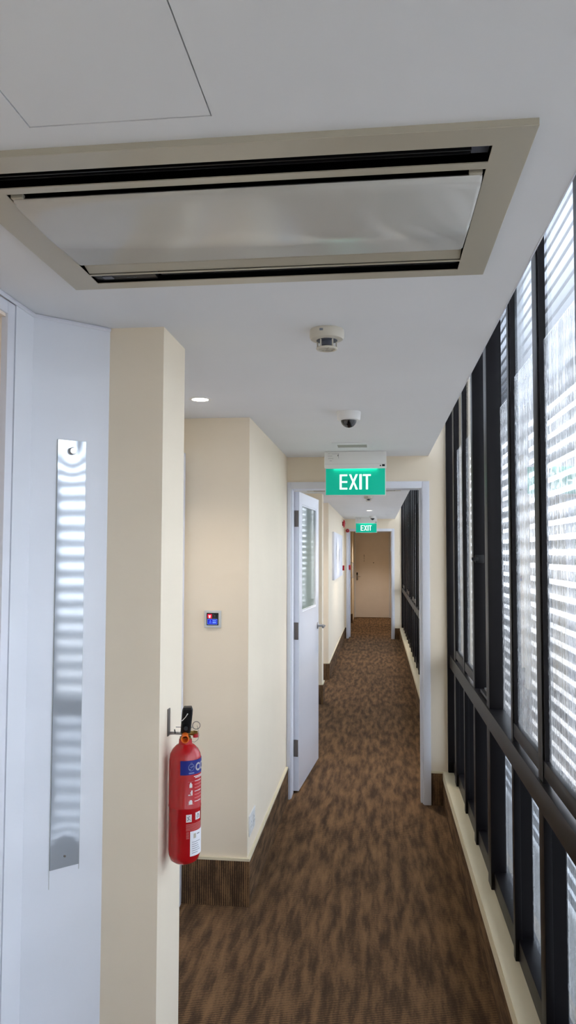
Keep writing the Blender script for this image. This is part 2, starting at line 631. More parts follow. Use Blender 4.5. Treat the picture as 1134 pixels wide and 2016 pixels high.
for nm, y, lab in (('near', (YB, YW), 'brown carpet skirting below the cream window ledge'), ('far', (YW + .13, YW2), 'brown carpet skirting below the far window ledge')):
    o = struct(box('baseboard_right_' + nm, (.425, .44), y, (0, SK - .055), 'skirty'), lab, 'baseboard')
    box('cap', (.423, .44), y, (SK - .055, SK - .012), 'ledge', o)
    struct(box('trim_ledge_' + nm, (.424, .50), y, (SK - .012, SK), 'ledge', None, .003), 'cream painted ledge ' + ('along the foot of the near windows' if nm == 'near' else 'along the foot of the far windows'), 'ledge')
    W('wall_right_core_' + nm, (.44, .50), y, (0, SK - .012), 'upstand core behind the skirting' if nm == 'near' else 'far upstand core behind the skirting')


# ------------------------------------------------------------------ glazing
XF = .480
def glazing(name, label, mull, kinds, y0, y1, end):
    """mullions: list of (ya, yb); kinds: pane type between them, d = deep set, s = sash flush with the frame"""
    wdw = struct(empty(name, (XF, (y0 + y1) / 2, SK)), label, 'window')
    ox, oy, oz = wdw.location

    def B(nm, x, y, z, mat, bev=0., par=None):
        return box(nm, (x[0] - ox, x[1] - ox), (y[0] - oy, y[1] - oy), (z[0] - oz, z[1] - oz), mat, par or wdw, bev)
    for (a, b), k_ in zip(sorted(mull), kinds):
        # slim above the rail where the nearer light is a flush sash, deeper where the glass is set back
        xe = XF + (.023 if k_ == 's' else .066)
        m_ = B('mullion', (XF, xe), (a, b), (SK, ZP - .06), 'bronze', .002)
        if k_ == 's':
            B('mullion_foot', (xe - .001, XF + .066), (a + .003, b - .003), (SK, .95), 'bronze')
    for a, b in end:
        B('jamb', (XF - .022, XF + .066), (a, b), (SK, ZP - .06), 'bronze', .002)
    edges = sorted(list(mull) + list(end))
    lo = min(e[0] for e in edges)
    hi = max(e[1] for e in edges)
    B('transom_rail', (XF - .008, XF + .072), (lo, hi), (.905, .985), 'bronze', .002)
    B('bottom_rail', (XF + .012, XF + .08), (lo, hi), (SK, SK + .075), 'bronze', .002)
    B('head_rail', (XF, XF + .072), (lo, hi), (ZP - .14, ZP - .06), 'bronze', .002)
    for (a, b), k in zip(zip(edges, edges[1:]), kinds):
        ya, yb = a[1], b[0]
        if k == 's':
            gx = XF + .017
            bm = bmesh.new()
            for z in ((1.003, 1.052), (ZP - .19, ZP - .145)):
                add_box(bm, (XF + .003 - ox, XF + .024 - ox), (ya - oy, yb - oy), (z[0] - oz, z[1] - oz), .002)
            for y in ((ya, ya + .012), (yb - .012, yb)):
                add_box(bm, (XF + .005 - ox, XF + .024 - ox), (y[0] - oy, y[1] - oy), (1.052 - oz, ZP - .19 - oz))
            link('sash_frame', bm, 'bronze', wdw, .6)
            z0, z1 = 1.050, ZP - .188
        else:
            gx = XF + .058
            z0, z1 = .98, ZP - .135
        B('pane', (gx, gx + .006), (ya - .002, yb + .002), (z0, z1), 'wet')
        B('lower_pane', (XF + .062, XF + .068), (ya - .002, yb + .002), (SK + .07, .91), 'wetlow')
    return wdw, B

near_m = [(4.87, 4.965), (4.38, 4.43), (3.925, 3.99), (3.42, 3.51), (2.845, 2.88), (2.345, 2.41), (1.84, 1.90), (1.32, 1.38),
          (.80, .86), (.29, .35), (-.23, -.17), (-.75, -.69), (-1.27, -1.21), (-1.79, -1.73)]
near_m = sorted(near_m)
kinds = list('ddssddssddssddssdd')
nk = len(near_m) + 1
# pane kinds listed from the cross wall backwards: deep, sash, sash, deep, deep, sash, sash, deep ...
from_wall = 'dssddssddssddssddss'[:nk]
win1, WB = glazing('window_1', 'dark framed floor to ceiling glazing wet with rain beside the ceiling cassette', near_m, from_wall[::-1], YB, YW, [(YB, YB + .03), (YW - .032, YW)])
# latch and stay on the deep set lights
lt = WB('latch', (XF + .006, XF + .05), (3.905, 3.925), (1.61, 1.65), 'black', .003)
WB('latch_lever', (XF - .012, XF + .02), (3.893, 3.907), (1.622, 1.638), 'black', .002)
WB('window_stay', (XF + .012, XF + .055), (3.56, 3.80), (.990, 1.004), 'black', .002)
WB('stay_arm', (XF + .03, XF + .04), (3.52, 3.80), (1.004, 1.012), 'steel', .001)

far_m = []
y = 5.62
k = 0
while y < YW2 - .2:
    far_m.append((y, y + (.085 if k % 4 in (1, 2) else .05)))
    y += .515
    k += 1
nk = len(far_m) + 1
glazing('window_2', 'dark framed glazing seen edge on beyond the open white door', far_m, ('dssd' * 8)[:nk], YW + .13, YW2, [(YW + .13, YW + .16), (YW2 - .03, YW2)])


# ------------------------------------------------------------------ louvre screens outside
def louvre(name, label, y0, y1):
    t = thing(name, label, 'louvre screen', (.95, (y0 + y1) / 2, -.1))
    n = 46
    L = (y1 - y0) / 2
    bm = bmesh.new()
    add_box(bm, (-.002, .002), (-L, L), (0, .050), .0006)
    first = link('slat', bm, 'slat', t, .6)
    first.location = (0, 0, .02)
    for i in range(1, n):
        o = bpy.data.objects.new('slat', first.data)
        COL.objects.link(o)
        o.parent = t
        o.location = (0, 0, .02 + i * .08)
    m = int((y1 - y0) / 2.4)
    for i in range(m + 1):
        yy = -L + .03 + (2 * L - .06) * i / m
        box('post', (.003, .053), (yy - .025, yy + .025), (0, 3.70), 'post', t, .002)
    return t

louvre('exterior_louvre_screen', 'pale horizontal louvre screen outside the near rain streaked windows', YB, YW + .05)
louvre('exterior_louvre_screen', 'pale horizontal louvre screen outside the far edge-on windows', YW + .15, YW2)
struct(box('exterior_sky_blocker', (.66, 2.2), (YB, YW2), (3.6, 3.75), 'soffit'), 'grey eave slab added over the gap between glazing and louvre screens to cut off high sky', 'blocker')  # unseen slab added to block high sky and dim the upper glass
struct(box('exterior_ledge', (.62, 1.1), (YB, YW2), (-.2, -.1), 'greytrim'), 'grey concrete ledge under the louvre screens', 'ledge')


# ------------------------------------------------------------------ doors
def door_frame(name, label, x0, x1, zt, y0, depth, wl, wr, wt, mat='trimw', proj=.018):
    """frame lining an opening x0..x1 in a cross wall: casings, linings, stops"""
    d = struct(empty(name, ((x0 + x1) / 2, y0, 0)), label, 'door')
    ox, oy = d.location.x, d.location.y

    def B(nm, x, y, z, m, bev=0., par=None):
        off = (ox, oy)
        return box(nm, (x[0] - ox, x[1] - ox), (y[0] - oy, y[1] - oy), z, m, par or d, bev)
    ya = y0 - proj
    # left and right jamb linings with casing faces, head
    B('jamb', (x0 - wl, x0 + .012), (ya, y0), (0, zt + wt), mat, .003)
    B('jamb', (x1 - .012, x1 + wr), (ya, y0), (0, zt + wt), mat, .003)
    B('head', (x0 + .012, x1 - .012), (ya, y0), (zt - .012, zt + wt), mat, .003)
    B('lining', (x0, x0 + .018), (y0, y0 + depth), (0, zt), mat)
    B('lining', (x1 - .018, x1), (y0, y0 + depth), (0, zt), mat)
    B('lining', (x0 + .018, x1 - .018), (y0, y0 + depth), (zt - .012, zt), mat)
    B('stop', (x1 - .03, x1 - .018), (y0 + .03, y0 + .08), (0, zt - .012), mat)
    return d, B

d1, D1 = door_frame('door_1', 'white glossy door with glazed vision panel standing open in white frame', OP1[0], OP1[1], OP1[3], YW, .13, .014, .036, .036)
# leaf swung open into the far corridor
ang = math.atan2(.071, .861)
LW_, LT_ = .864, .038
VP = (.115, .745, 1.235, 2.005)     # vision opening along the leaf, then heights
leaf1 = slab('leaf', (0, LW_), (.012, 2.088), -LT_, 0, [(VP[0], VP[1], VP[2], VP[3])], 'x', 'leaf', d1)
leaf1.location = (-.546 - d1.location.x, 5.336 - d1.location.y, 0)
leaf1.rotation_euler = (0, 0, -ang)
box('vision_glass', (-.024, -.012), VP[:2], VP[2:], 'vision', leaf1)
bm = bmesh.new()
a, b, c, e = VP
for q in (((a, a + .012), (c, e)), ((b - .012, b), (c, e)), ((a + .012, b - .012), (c, c + .012)), ((a + .012, b - .012), (e - .012, e))):
    add_box(bm, (-.012, -.003), q[0], q[1])
link('glazing_bead', bm, 'leaf', leaf1)
for z0, z1 in ((1.84, 1.955), (1.05, 1.17), (.245, .36)):
    h = box('hinge', (-.031, -.005), (-.003, .0005), (z0, z1), 'hinge', leaf1, .0005)
    box('knuckle', (-.045, -.033), (-.007, .005), (z0, z1), 'hinge', leaf1, .002)
hd = lathe('handle_rose', [(.026, 0), (.026, .007), (.02, .010), (0, .010)], 'steel', leaf1, 20, 'x', (0, LW_ - .06, 1.075))
tube('lever', [(.008, LW_ - .06, 1.075), (.05, LW_ - .06, 1.075), (.058, LW_ - .068, 1.075), (.06, LW_ - .16, 1.072)], .009, 'steel', leaf1)

# room door hidden in the near alcove: only its far casing shows
def side_door(name, label, x, y0, y1, zt):
    d = struct(empty(name, (x, (y0 + y1) / 2, 0)), label, 'door')
    oy = (y0 + y1) / 2
    for q in ((y0 - .05, y0), (y1, y1 + .072)):
        box('casing', (-.03, .032), (q[0] - oy, q[1] - oy), (0, zt + .05), 'trimw', d, .003)
    box('casing', (-.03, .032), (y0 - oy, y1 - oy), (zt, zt + .05), 'trimw', d, .003)
    lf = box('leaf', (-.10, -.06), (y0 - oy + .003, y1 - oy - .003), (.01, zt - .003), 'fardoor', d)
    lathe('handle_rose', [(.024, 0), (.024, .008), (0, .008)], 'steel', lf, 16, 'x', (-.06, -.38, 1.03))
    tube('lever', [(-.052, -.38, 1.03), (-.02, -.38, 1.03), (-.015, -.28, 1.03)], .008, 'steel', lf)
    return d

side_door('door_2', 'white cased room door in the alcove behind the fire extinguisher', -.957, 2.52, 3.535, 2.09)
side_door('door_3', 'white cased room door in the alcove past the narrow far pier', -.957, 8.85, 9.93, 2.09)

d4, D4 = door_frame('door_4', 'white framed distant doorway under the small exit sign with leaf folded back', OP2[0], OP2[1], OP2[3], YW2, .13, .028, .036, .04)
lf = box('leaf', (-.04, 0), (0, .85), (.012, 2.06), 'leaf', d4)
lf.location = (-.528 - d4.location.x, YW2 + .14 - d4.location.y, 0)
lf.rotation_euler = (0, 0, math.radians(1.5))
tube('pull_handle', [(0, .1, 1.16), (.05, .1, 1.16), (.05, .1, 1.46), (0, .1, 1.46)], .008, 'steel', lf)
for z0, z1 in ((1.78, 1.96), (.97, 1.10), (.18, .30)):
    D4('hinge', (OP2[1] - .032, OP2[1] - .030), (YW2 + .035, YW2 + .075), (z0, z1), 'hinge')
D4('latch_keep', (OP2[1] - .045, OP2[1] - .03), (YW2 + .03, YW2 + .06), (1.69, 1.76), 'plast', .002)

d5 = struct(empty('door_5', (-.135, YEND, 0)), 'pale beige room door numbered 511 at the corridor end', 'door')
l5 = box('leaf', (-.425, .428), (.0, .045), (.006, 2.165), 'fardoor', d5)
box('jamb', (-.462, -.425), (-.012, .12), (0, 2.25), 'trimw', d5, .003)
box('jamb', (.428, .465), (-.012, .12), (0, 2.25), 'trimw', d5, .003)
box('head', (-.425, .428), (-.004, .12), (2.165, 2.255), 'trimw', d5)
lk = box('lock_plate', (-.405, -.365), (-.014, 0), (.95, 1.14), 'steel', l5, .004)
box('card_reader', (-.403, -.367), (-.020, -.013), (1.09, 1.15), 'black', l5, .003)
tube('lever', [(-.385, -.014, 1.045), (-.385, -.05, 1.045), (-.375, -.055, 1.045), (-.30, -.055, 1.045)], .008, 'chrome', l5)
lathe('peephole', [(.012, -.004), (.012, 0)], 'darkink', l5, 12, 'y', (.035, 0, 1.40))
for ch, z in (('5', 1.575), ('1', 1.51), ('1', 1.445)):
    bm = text_bm(ch, .07, extrude=.001)
    for v in bm.verts:
        v.co += Vector((-.205, -.002, z))
    link('room_numeral', bm, 'darkink', l5)

# white casing beside the tall recess
struct(box('trim_1', (-.99, -.939), (1.8285, 1.8665), (0, ZC - .012), 'trimw', None, .002), 'white vertical casing beside the peach recess', 'trim')
struct(box('trim_2', (-.99, -.9395), (.90, 1.8285), (2.27, ZC - .012), 'trimw', None, .002), 'white head casing over the peach recess', 'trim')
bm = bmesh.new()
tube_bm(bm, [(-.936, .9, ZC - .006), (-.936, 1.97, ZC - .006), (-.776, 2.128, ZC - .006)], .006, 6)
struct(link('trim_3', bm, 'trimw', None, .7), 'thin white bead where the white panel meets the ceiling', 'trim')


# ------------------------------------------------------------------ glossy strip on the white corner panel
dv = Vector((PB[0] - PA[0], PB[1] - PA[1], 0)).normalized()
st = thing('finger_strip', 'tall narrow glossy strip with round screw on the white corner panel', 'strip', (-.8565, 2.0525, .797), math.atan2(dv.y, dv.x))
HW, HT = .041, 1.176
bm = bmesh.new()
nx, nz = 8, 60
def bow(u, v):
    # sheet is pulled in at the two screws and stands slightly proud elsewhere
    e = math.exp(-(((v - .985) / .045) ** 2 + (u / .9) ** 2)) + math.exp(-(((v - .02) / .045) ** 2 + (u / .9) ** 2))
    return -.0045 + .0016 * e
g = [[bm.verts.new((HW * (2 * i / nx - 1), bow(2 * i / nx - 1, j / nz), HT * j / nz)) for i in range(nx + 1)] for j in range(nz + 1)]
for j in range(nz):
    for i in range(nx):
        bm.faces.new((g[j][i], g[j][i + 1], g[j + 1][i + 1], g[j + 1][i]))
ex = bmesh.ops.extrude_face_region(bm, geom=bm.faces[:])
for v in ex['geom']:
    if isinstance(v, bmesh.types.BMVert):
        v.co.y = .0005
link('strip', bm, 'strip', st, .6)
lathe('screw', [(.0, -.014), (.0085, -.014), (.0105, -.011), (.0105, .0)], 'chrome', st, 20, 'y', (.0, 0, HT - .03))
lathe('lower_screw', [(.0, -.0065), (.003, -.006), (.003, .0)], 'hinge', st, 10, 'y', (.0, 0, .03))
bm = bmesh.new()  # raised pale bead added in place of the shadow gap round the strip
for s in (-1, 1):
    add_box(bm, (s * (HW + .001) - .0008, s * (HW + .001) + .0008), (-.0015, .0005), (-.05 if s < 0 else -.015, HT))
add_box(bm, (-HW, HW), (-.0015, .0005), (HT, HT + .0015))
link('edge_gap_bead', bm, 'greytrim', st)

# ------------------------------------------------------------------ ceiling cassette air conditioner
def cassette(label, x0, x1, y0, y1):
    t = thing('ceiling_air_conditioner', label, 'air conditioner', ((x0 + x1) / 2, (y0 + y1) / 2, ZC))
    hx, hy = (x1 - x0) / 2, (y1 - y0) / 2
    # heights are measured from the ceiling plane; the bezel hangs 12 mm below it
    s1 = (-hy + .052, -hy + .104)       # intake slot on the near side
    p = (-hy + .126, -hy + .528)        # opening with the drop panel
    s3 = (hy - .087, hy - .038)         # outlet slot on the far side
    sx_ = (-hx + .070, hx - .062)
    bz = slab('bezel', (-hx, hx), (-hy, hy), -.012, -.0095, [(sx_[0], sx_[1], *s1), (sx_[0], sx_[1], *p), (sx_[0], sx_[1], *s3)], 'z', 'acbeige', t)
    bv = bz.modifiers.new('b', 'BEVEL')
    bv.width = .001
    bv.segments = 2
    bv.limit_method = 'ANGLE'
    slab('bezel_rim', (-hx + .0005, hx - .0005), (-hy + .0005, hy - .0005), -.0097, .004, [(-hx + .03, hx - .03, -hy + .03, hy - .03)], 'z', 'acbeige', t)
    # dark plenum above the openings
    bm = bmesh.new()
    a, b, c, e, zt = -hx + .031, hx - .031, -hy + .031, hy - .031, .16
    v = [bm.verts.new(q) for q in ((a, c, -.0095), (b, c, -.0095), (b, e, -.0095), (a, e, -.0095), (a, c, zt), (b, c, zt), (b, e, zt), (a, e, zt))]
    for q in ((0, 1, 5, 4), (1, 2, 6, 5), (2, 3, 7, 6), (3, 0, 4, 7), (4, 5, 6, 7)):
        bm.faces.new([v[i] for i in q])
    link('plenum', bm, 'void', t)
    for ys in (s1,):
        box('louvre_blade', (sx_[0] + .004, sx_[1] - .03), (ys[0] + .020, ys[0] + .023), (-.006, .03), 'black', t, .001)
        box('louvre_blade', (sx_[0] + .004, sx_[1] - .03), (ys[0] + .042, ys[0] + .045), (.0, .03), 'black', t, .001)
        box('blade_pivot', (sx_[1] - .028, sx_[1]), (ys[0] + .002, ys[1] - .002), (.004, .03), 'scrgrey', t, .001)
    # drop panel: rounded lip on the near edge, glossy underside
    bm = bmesh.new()
    prof = [(p[0] + .020, -.0095), (p[0] + .016, -.0135), (p[0] + .018, -.0175), (p[0] + .028, -.0205), (p[0] + .05, -.0220), (p[0] + .18, -.0225), (p[1] - .074, -.0170), (p[1] - .070, -.0135), (p[1] - .070, -.0085)]
    xs = [sx_[0] + .003, sx_[0] + .010, sx_[1] - .010, sx_[1] - .003]
    rings = []
    for i, xx in enumerate(xs):
        lift = .003 if i in (0, 3) else 0
        rings.append([bm.verts.new((xx, yy + (.006 if i in (0, 3) and k_ < 4 else 0), min(zz + lift, -.0085))) for k_, (yy, zz) in enumerate(prof)])
    for ra, rb in zip(rings, rings[1:]):
        for k_ in range(len(prof) - 1):
            bm.faces.new((ra[k_], ra[k_ + 1], rb[k_ + 1], rb[k_]))
        bm.faces.new((ra[0], rb[0], rb[-1], ra[-1]))
    bm.faces.new(rings[0])
    bm.faces.new(rings[-1])
    link('drop_panel', bm, 'acpanel', t, .9)
    box('pivot_tab', (sx_[0] + .004, sx_[0] + .026), (p[0] + .010, p[0] + .022), (-.013, -.004), 'acbeige', t, .001)
    box('pivot_tab', (sx_[1] - .026, sx_[1] - .004), (p[0] + .010, p[0] + .022), (-.013, -.004), 'acbeige', t, .001)
    # sloped beige blade along the far edge of the opening
    bm = bmesh.new()
    q = [(p[1] - .068, .016), (p[1] - .030, -.002), (p[1] - .0005, -.0085), (p[1] - .0005, .012)]
    A = [bm.verts.new((sx_[0] + .001, *c_)) for c_ in q]
    B_ = [bm.verts.new((sx_[1] - .001, *c_)) for c_ in q]
    bm.faces.new(A)
    bm.faces.new(B_[::-1])
    for k_ in range(4):
        bm.faces.new((A[k_], A[(k_ + 1) % 4], B_[(k_ + 1) % 4], B_[k_]))
    link('outlet_flap', bm, 'acbeige', t)
    # far slot: curved black blade and the receiver strip
    box('outlet_blade', (sx_[0] + .16, sx_[1] - .002), (s3[0] + .014, s3[1] - .010), (-.002, .012), 'black', t, .004)
    rc = box('receiver_strip', (sx_[0] + .001, sx_[0] + .150), (s3[0] + .001, s3[1] - .001), (-.006, .01), 'black', t, .001)
    box('button', (sx_[0] + .022, sx_[0] + .046), (s3[0] + .016, s3[0] + .034), (-.008, -.006), 'scrgrey', rc, .001)
    bm = bmesh.new()
    for k_ in range(4):
        add_box(bm, (sx_[0] + .085 + k_ * .009, sx_[0] + .090 + k_ * .009), (s3[0] + .012, s3[0] + .014), (-.0064, -.0058))
    for k_ in range(2):
        add_box(bm, (sx_[0] + .078 + k_ * .016, sx_[0] + .086 + k_ * .016), (s3[0] + .030, s3[0] + .032), (-.0064, -.0058))
    link('printed_marks', bm, 'greyink', rc)
    return t

cassette('large beige ceiling cassette air conditioner with glossy drop panel', *AC1)
cassette('beige ceiling cassette air conditioner past the open white door', *AC2)

# ------------------------------------------------------------------ ceiling access hatch
h = thing('access_hatch', 'flush white ceiling access hatch with thin dark gap beside the cassette', 'hatch', ((HATCH[0] + HATCH[1]) / 2, (HATCH[2] + HATCH[3]) / 2, ZC))
hx, hy = (HATCH[1] - HATCH[0]) / 2 - .0022, (HATCH[3] - HATCH[2]) / 2 - .0020
box('panel', (-hx, hx), (-hy, hy), (.0006, .02), 'ceil', h)
box('backing', (-hx - .02, hx + .02), (-hy - .02, hy + .02), (.142, .15), 'ceil', h)


# ------------------------------------------------------------------ smoke detector, dome cameras, vent
def detector(loc, label):
    t = thing('smoke_detector', label, 'smoke detector', loc)
    lathe('base', [(0, .001), (.050, .001), (.051, -.004), (.051, -.022), (.047, -.028), (.034, -.031), (.0, -.031)], 'agedplast', t, 40)
    cage = lathe('cage_ring', [(.026, -.054), (.031, -.053), (.032, -.055), (.030, -.058), (.026, -.059), (.024, -.0565), (.026, -.054)], 'agedplast', t, 32)
    for k_ in range(5):
        a = k_ * math.tau / 5 + .35
        tube('cage_post', [(.029 * math.cos(a), .029 * math.sin(a), -.029), (.030 * math.cos(a), .030 * math.sin(a), -.055)], .0023, 'agedplast', t, 6)
    lathe('sensor_chamber', [(0, -.029), (.016, -.029), (.016, -.046), (.012, -.049), (0, -.049)], 'scrgrey', t, 24)
    lathe('chamber_plate', [(0, -.0305), (.031, -.0305), (.031, -.0325), (0, -.0325)], 'scrgrey', t, 28)
    bm = bmesh.new()
    for k_ in range(3):
        a = k_ * math.pi / 3
        add_box(bm, (-.024, .024), (-.0018, .0018), (-.058, -.0555))
        bmesh.ops.rotate(bm, verts=bm.verts[-8:], cent=(0, 0, 0), matrix=Matrix.Rotation(a, 3, 'Z'))
    link('cage_spokes', bm, 'agedplast', t)
    box('indicator', (-.018, -.008), (-.0525, -.050), (-.014, -.008), 'greyink', t)
    return t

detector((-.146, 2.216, ZC), 'aged white smoke detector with open cage below the ceiling cassette')
detector((-.10, 8.90, ZC), 'small white smoke detector past the open white door')


def dome_camera(loc, label):
    t = thing('dome_camera', label, 'security camera', loc)
    lathe('housing', [(0, .001), (.056, .001), (.0565, -.004), (.054, -.034), (.050, -.040), (.037, -.041), (.037, -.036), (0, -.036)], 'plast', t, 40)
    prof = [(.037 * math.cos(a), -.038 - .036 * math.sin(a)) for a in [k_ * math.pi / 2 / 10 for k_ in range(10)]] + [(0, -.074)]
    lathe('dome', prof, 'dome', t, 32)
    return t

dome_camera((-.131, 3.535, ZC), 'white dome security camera with black bubble ahead of large exit sign')
dome_camera((-.085, 13.70, ZC), 'small dome security camera beside the distant exit sign')

v = thing('ceiling_sounder_vent', 'white ceiling plate with greige slot just before the large exit sign', 'vent', (-.150, 4.65, ZC))
slab('plate', (-.120, .122), (-.13, .12), -.004, .001, [(-.091, .088, -.055, .072)], 'z', 'ceil', v)
box('slot', (-.091, .088), (-.055, .072), (-.001, .0005), 'slotgrey', v)


# ------------------------------------------------------------------ downlights (they carry their own lamps)
def downlight(loc, label, power, r=.045, group=None, tint=(1.0, .88, .74)):
    t = thing('downlight', label, 'downlight', loc, 0, group)
    lathe('trim_ring', [(r * .76, .001), (r * .74, -.003), (r * .9, -.004), (r, -.002), (r, .001)], 'plast', t, 32)
    lathe('lens', [(0, -.0012), (r * .72, -.0012), (r * .745, .0)], 'lamp', t, 28)
    li = bpy.data.lights.new('downlight_lamp', 'SPOT')
    li.energy = power
    li.color = tint
    li.spot_size = math.radians(105)
    li.spot_blend = 1.0
    li.shadow_soft_size = .035
    lo = bpy.data.objects.new('lamp', li)
    COL.objects.link(lo)
    lo.parent = t
    lo.location = (0, 0, -.012)
    return t

downlight((-.752, 3.17, ZC), 'lit round recessed downlight in the alcove behind the extinguisher pier', 15, .048)
downlight((-.125, 11.91, ZC), 'lit round downlight before the distant exit sign', 55, .05)
downlight((-.78, 9.35, ZC), 'round downlight in the alcove past the narrow far pier', 40, .048)
downlight((-.15, 15.95, ZC), 'round downlight in the lobby past the distant doorway', 60, .05)
downlight((-.15, 18.6, ZC), 'round downlight in the lobby right before door 511', 75, .05)
downlight((-.05, 5.85, ZC), 'round downlight above the open white door', 60, .05)


# ------------------------------------------------------------------ exit signs
def exit_sign(label, loc):
    t = thing('exit_sign', label, 'exit sign', loc)
    # origin at the ceiling, sign faces -y; width .40
    hs = box('housing', (-.2, .2), (-.030, .030), (-.106, -.001), 'plast', t, .003)
    box('housing_seam', (-.199, .199), (-.0306, -.029), (-.083, -.0815), 'greytrim', hs)
    # rating label printing and the small dark sticker
    bm = bmesh.new()
    for k_, (x_, l_, z_) in enumerate(((-.178, .018, -.016), (-.155, .05, -.0165), (-.178, .03, -.030), (-.176, .035, -.047), (-.166, .015, -.062))):
        add_box(bm, (x_, x_ + l_), (-.0306, -.0295), (z_, z_ + .0015))
    add_box(bm, (-.108, -.1065), (-.0306, -.0295), (-.045, -.014))
    link('rating_print', bm, 'greyink', hs)
    bm = bmesh.new()
    add_box(bm, (-.1135, -.1095), (-.0307, -.0295), (-.031, -.022))
    link('rating_mark', bm, 'darkink', hs)
    box('sticker', (.172, .190), (-.0307, -.0295), (-.099, -.086), 'darkink', hs)
    box('sticker', (.158, .166), (-.0307, -.0295), (-.0985, -.0905), 'darkink', hs)
    box('diffuser', (-.196, .196), (-.005, .012), (-.286, -.106), 'plast', t, .002)
    box('green_panel', (-.191, .191), (-.0075, -.004), (-.281, -.1065), 'green', t)
    box('led_strip', (-.14, .14), (-.022, -.014), (-.1075, -.1055), 'led', t)
    box('housing_lip', (-.198, .198), (-.030, -.027), (-.1125, -.1055), 'plast', hs)
    # lettering: strokes of condensed capitals
    H0, H1 = -.246, -.148
    sw = .0128

    def glyph(ch, x0, x1):
        bm = bmesh.new()

        def quad(p):
            lo_ = [bm.verts.new((x_, -.0078, z_)) for x_, z_ in p]
            hi_ = [bm.verts.new((x_, -.0070, z_)) for x_, z_ in p]
            bm.faces.new(lo_)
            bm.faces.new(hi_[::-1])
            for k_ in range(len(p)):
                bm.faces.new((lo_[k_], hi_[k_], hi_[(k_ + 1) % len(p)], lo_[(k_ + 1) % len(p)]))

        def rect(a_, b_, c_, d_):
            quad([(a_, c_), (b_, c_), (b_, d_), (a_, d_)])
        mz = (H0 + H1) / 2
        if ch == 'E':
            rect(x0, x0 + sw, H0, H1)
            for z_ in (H0, mz - sw * .42, H1 - sw * .84):
                rect(x0 + sw, x1, z_, z_ + sw * .84)
        if ch == 'X':
            quad([(x0, H0), (x0 + sw * 1.08, H0), (x1, H1), (x1 - sw * 1.08, H1)])
            m_ = (x0 + x1) / 2
            e_ = sw * .54
            quad([(x1, H0), (m_ + e_ * 1.0, mz), (m_, mz - e_), (x1 - sw * 1.08, H0)])
            quad([(x0, H1), (m_ - e_ * 1.0, mz), (m_, mz + e_), (x0 + sw * 1.08, H1)])
        if ch == 'I':
            rect(x0, x1, H0, H1)
        if ch == 'T':
            rect(x0, x1, H1 - sw * .84, H1)
            m_ = (x0 + x1) / 2
            rect(m_ - sw / 2, m_ + sw / 2, H0, H1 - sw * .84)
        link('letter', bm, 'exitw', t)
    glyph('E', -.1015, -.052)
    glyph('X', -.041, .016)
    glyph('I', .026, .0415)
    glyph('T', .049, .100)
    return t

exit_sign('large lit green EXIT sign hanging before the white framed doorway', (-.1405, 4.95, ZC))
exit_sign('small distant green EXIT sign hanging before the far doorway', (-.205, 14.25, ZC))

# ------------------------------------------------------------------ fire extinguisher on the pier
EX = Vector((-.558, 2.205, .766))
to_cam = math.atan2(-EX.y, -EX.x)      # direction from the bottle axis to the viewer's side of the corridor
fe = thing('fire_extinguisher', 'red fire extinguisher with orange nozzle hung on the cream pier', 'fire extinguisher', tuple(EX))
R_ = .0465
prof = [(0, .004), (.018, 0), (.028, .001), (.040, .010), (R_ - .001, .026), (R_, .04), (R_, .158), (R_ + .0008, .160), (R_ + .0008, .164), (R_, .166), (R_, .29), (.044, .308), (.037, .322), (.026, .333), (.0195, .337), (.0185, .350), (.0, .350)]
lathe('cylinder', prof, 'red', fe, 56, 'z', sharp=.8)
lathe('collar', [(.0, .349), (.0165, .349), (.0165, .356), (.012, .359), (0, .359)], 'brass', fe, 24)
def rot(p, a):
    return (p[0] * math.cos(a) - p[1] * math.sin(a), p[0] * math.sin(a) + p[1] * math.cos(a), p[2])
fd = to_cam                            # local frame: +x of the valve points along fd
def L(fwd, side, z_):
    """fwd towards the viewer, side to the viewer's right"""
    return rot((fwd, side, z_), fd)
tube('valve_body', [L(0, -.012, .366), L(0, .030, .366)], .0065, 'brass', fe, 12)
tube('valve_nut', [L(0, .022, .366), L(0, .034, .364)], .0085, 'brass', fe, 6)
tube('gauge', [L(0, .029, .366), L(0, .0295, .354)], .008, 'redplast', fe, 12)
bm = bmesh.new()
rings = []
for f_, z_, r_ in ((.004, .362, .009), (.040, .358, .0115), (.040, .358, .0088), (.012, .361, .0070)):
    rings.append([bm.verts.new(L(f_, -.001 + r_ * math.cos(a), z_ + r_ * math.sin(a))) for a in [k_ * math.tau / 20 for k_ in range(20)]])
for a, b in zip(rings, rings[1:]):
    for k_ in range(20):
        bm.faces.new((a[k_], a[(k_ + 1) % 20], b[(k_ + 1) % 20], b[k_]))
bm.faces.new(rings[0])
bm.faces.new(rings[-1])
link('nozzle', bm, 'orange', fe, .7)
# squeeze handle: rounded black strap leaning away
bm = bmesh.new()
path = [(.004, .368, .0145), (.010, .395, .0150), (.016, .425, .0155), (.019, .438, .0150), (.016, .444, .0125), (.008, .446, .0110)]
ra = None
for f_, z_, hw in path:
    ring = [bm.verts.new(L(f_ + df, (z_ - .37) * .08 + s_ * hw, z_)) for df, s_ in ((.005, -.75), (.006, 0), (.005, .75), (.002, 1), (-.004, 1), (-.004, -1), (.002, -1))]
    if ra:
        for k_ in range(7):
            bm.faces.new((ra[k_], ra[(k_ + 1) % 7], ring[(k_ + 1) % 7], ring[k_]))
    else:
        bm.faces.new(ring)
    ra = ring
bm.faces.new(ra[::-1])
link('squeeze_handle', bm, 'black', fe, .5)
tube('carry_handle', [L(-.004, 0, .366), L(-.006, .0, .378), L(.012, .0, .384), L(.030, .001, .386)], .006, 'black', fe, 8)
tube('safety_pin', [L(.006, -.028, .386), L(.006, .022, .384)], .0012, 'steel', fe, 6)
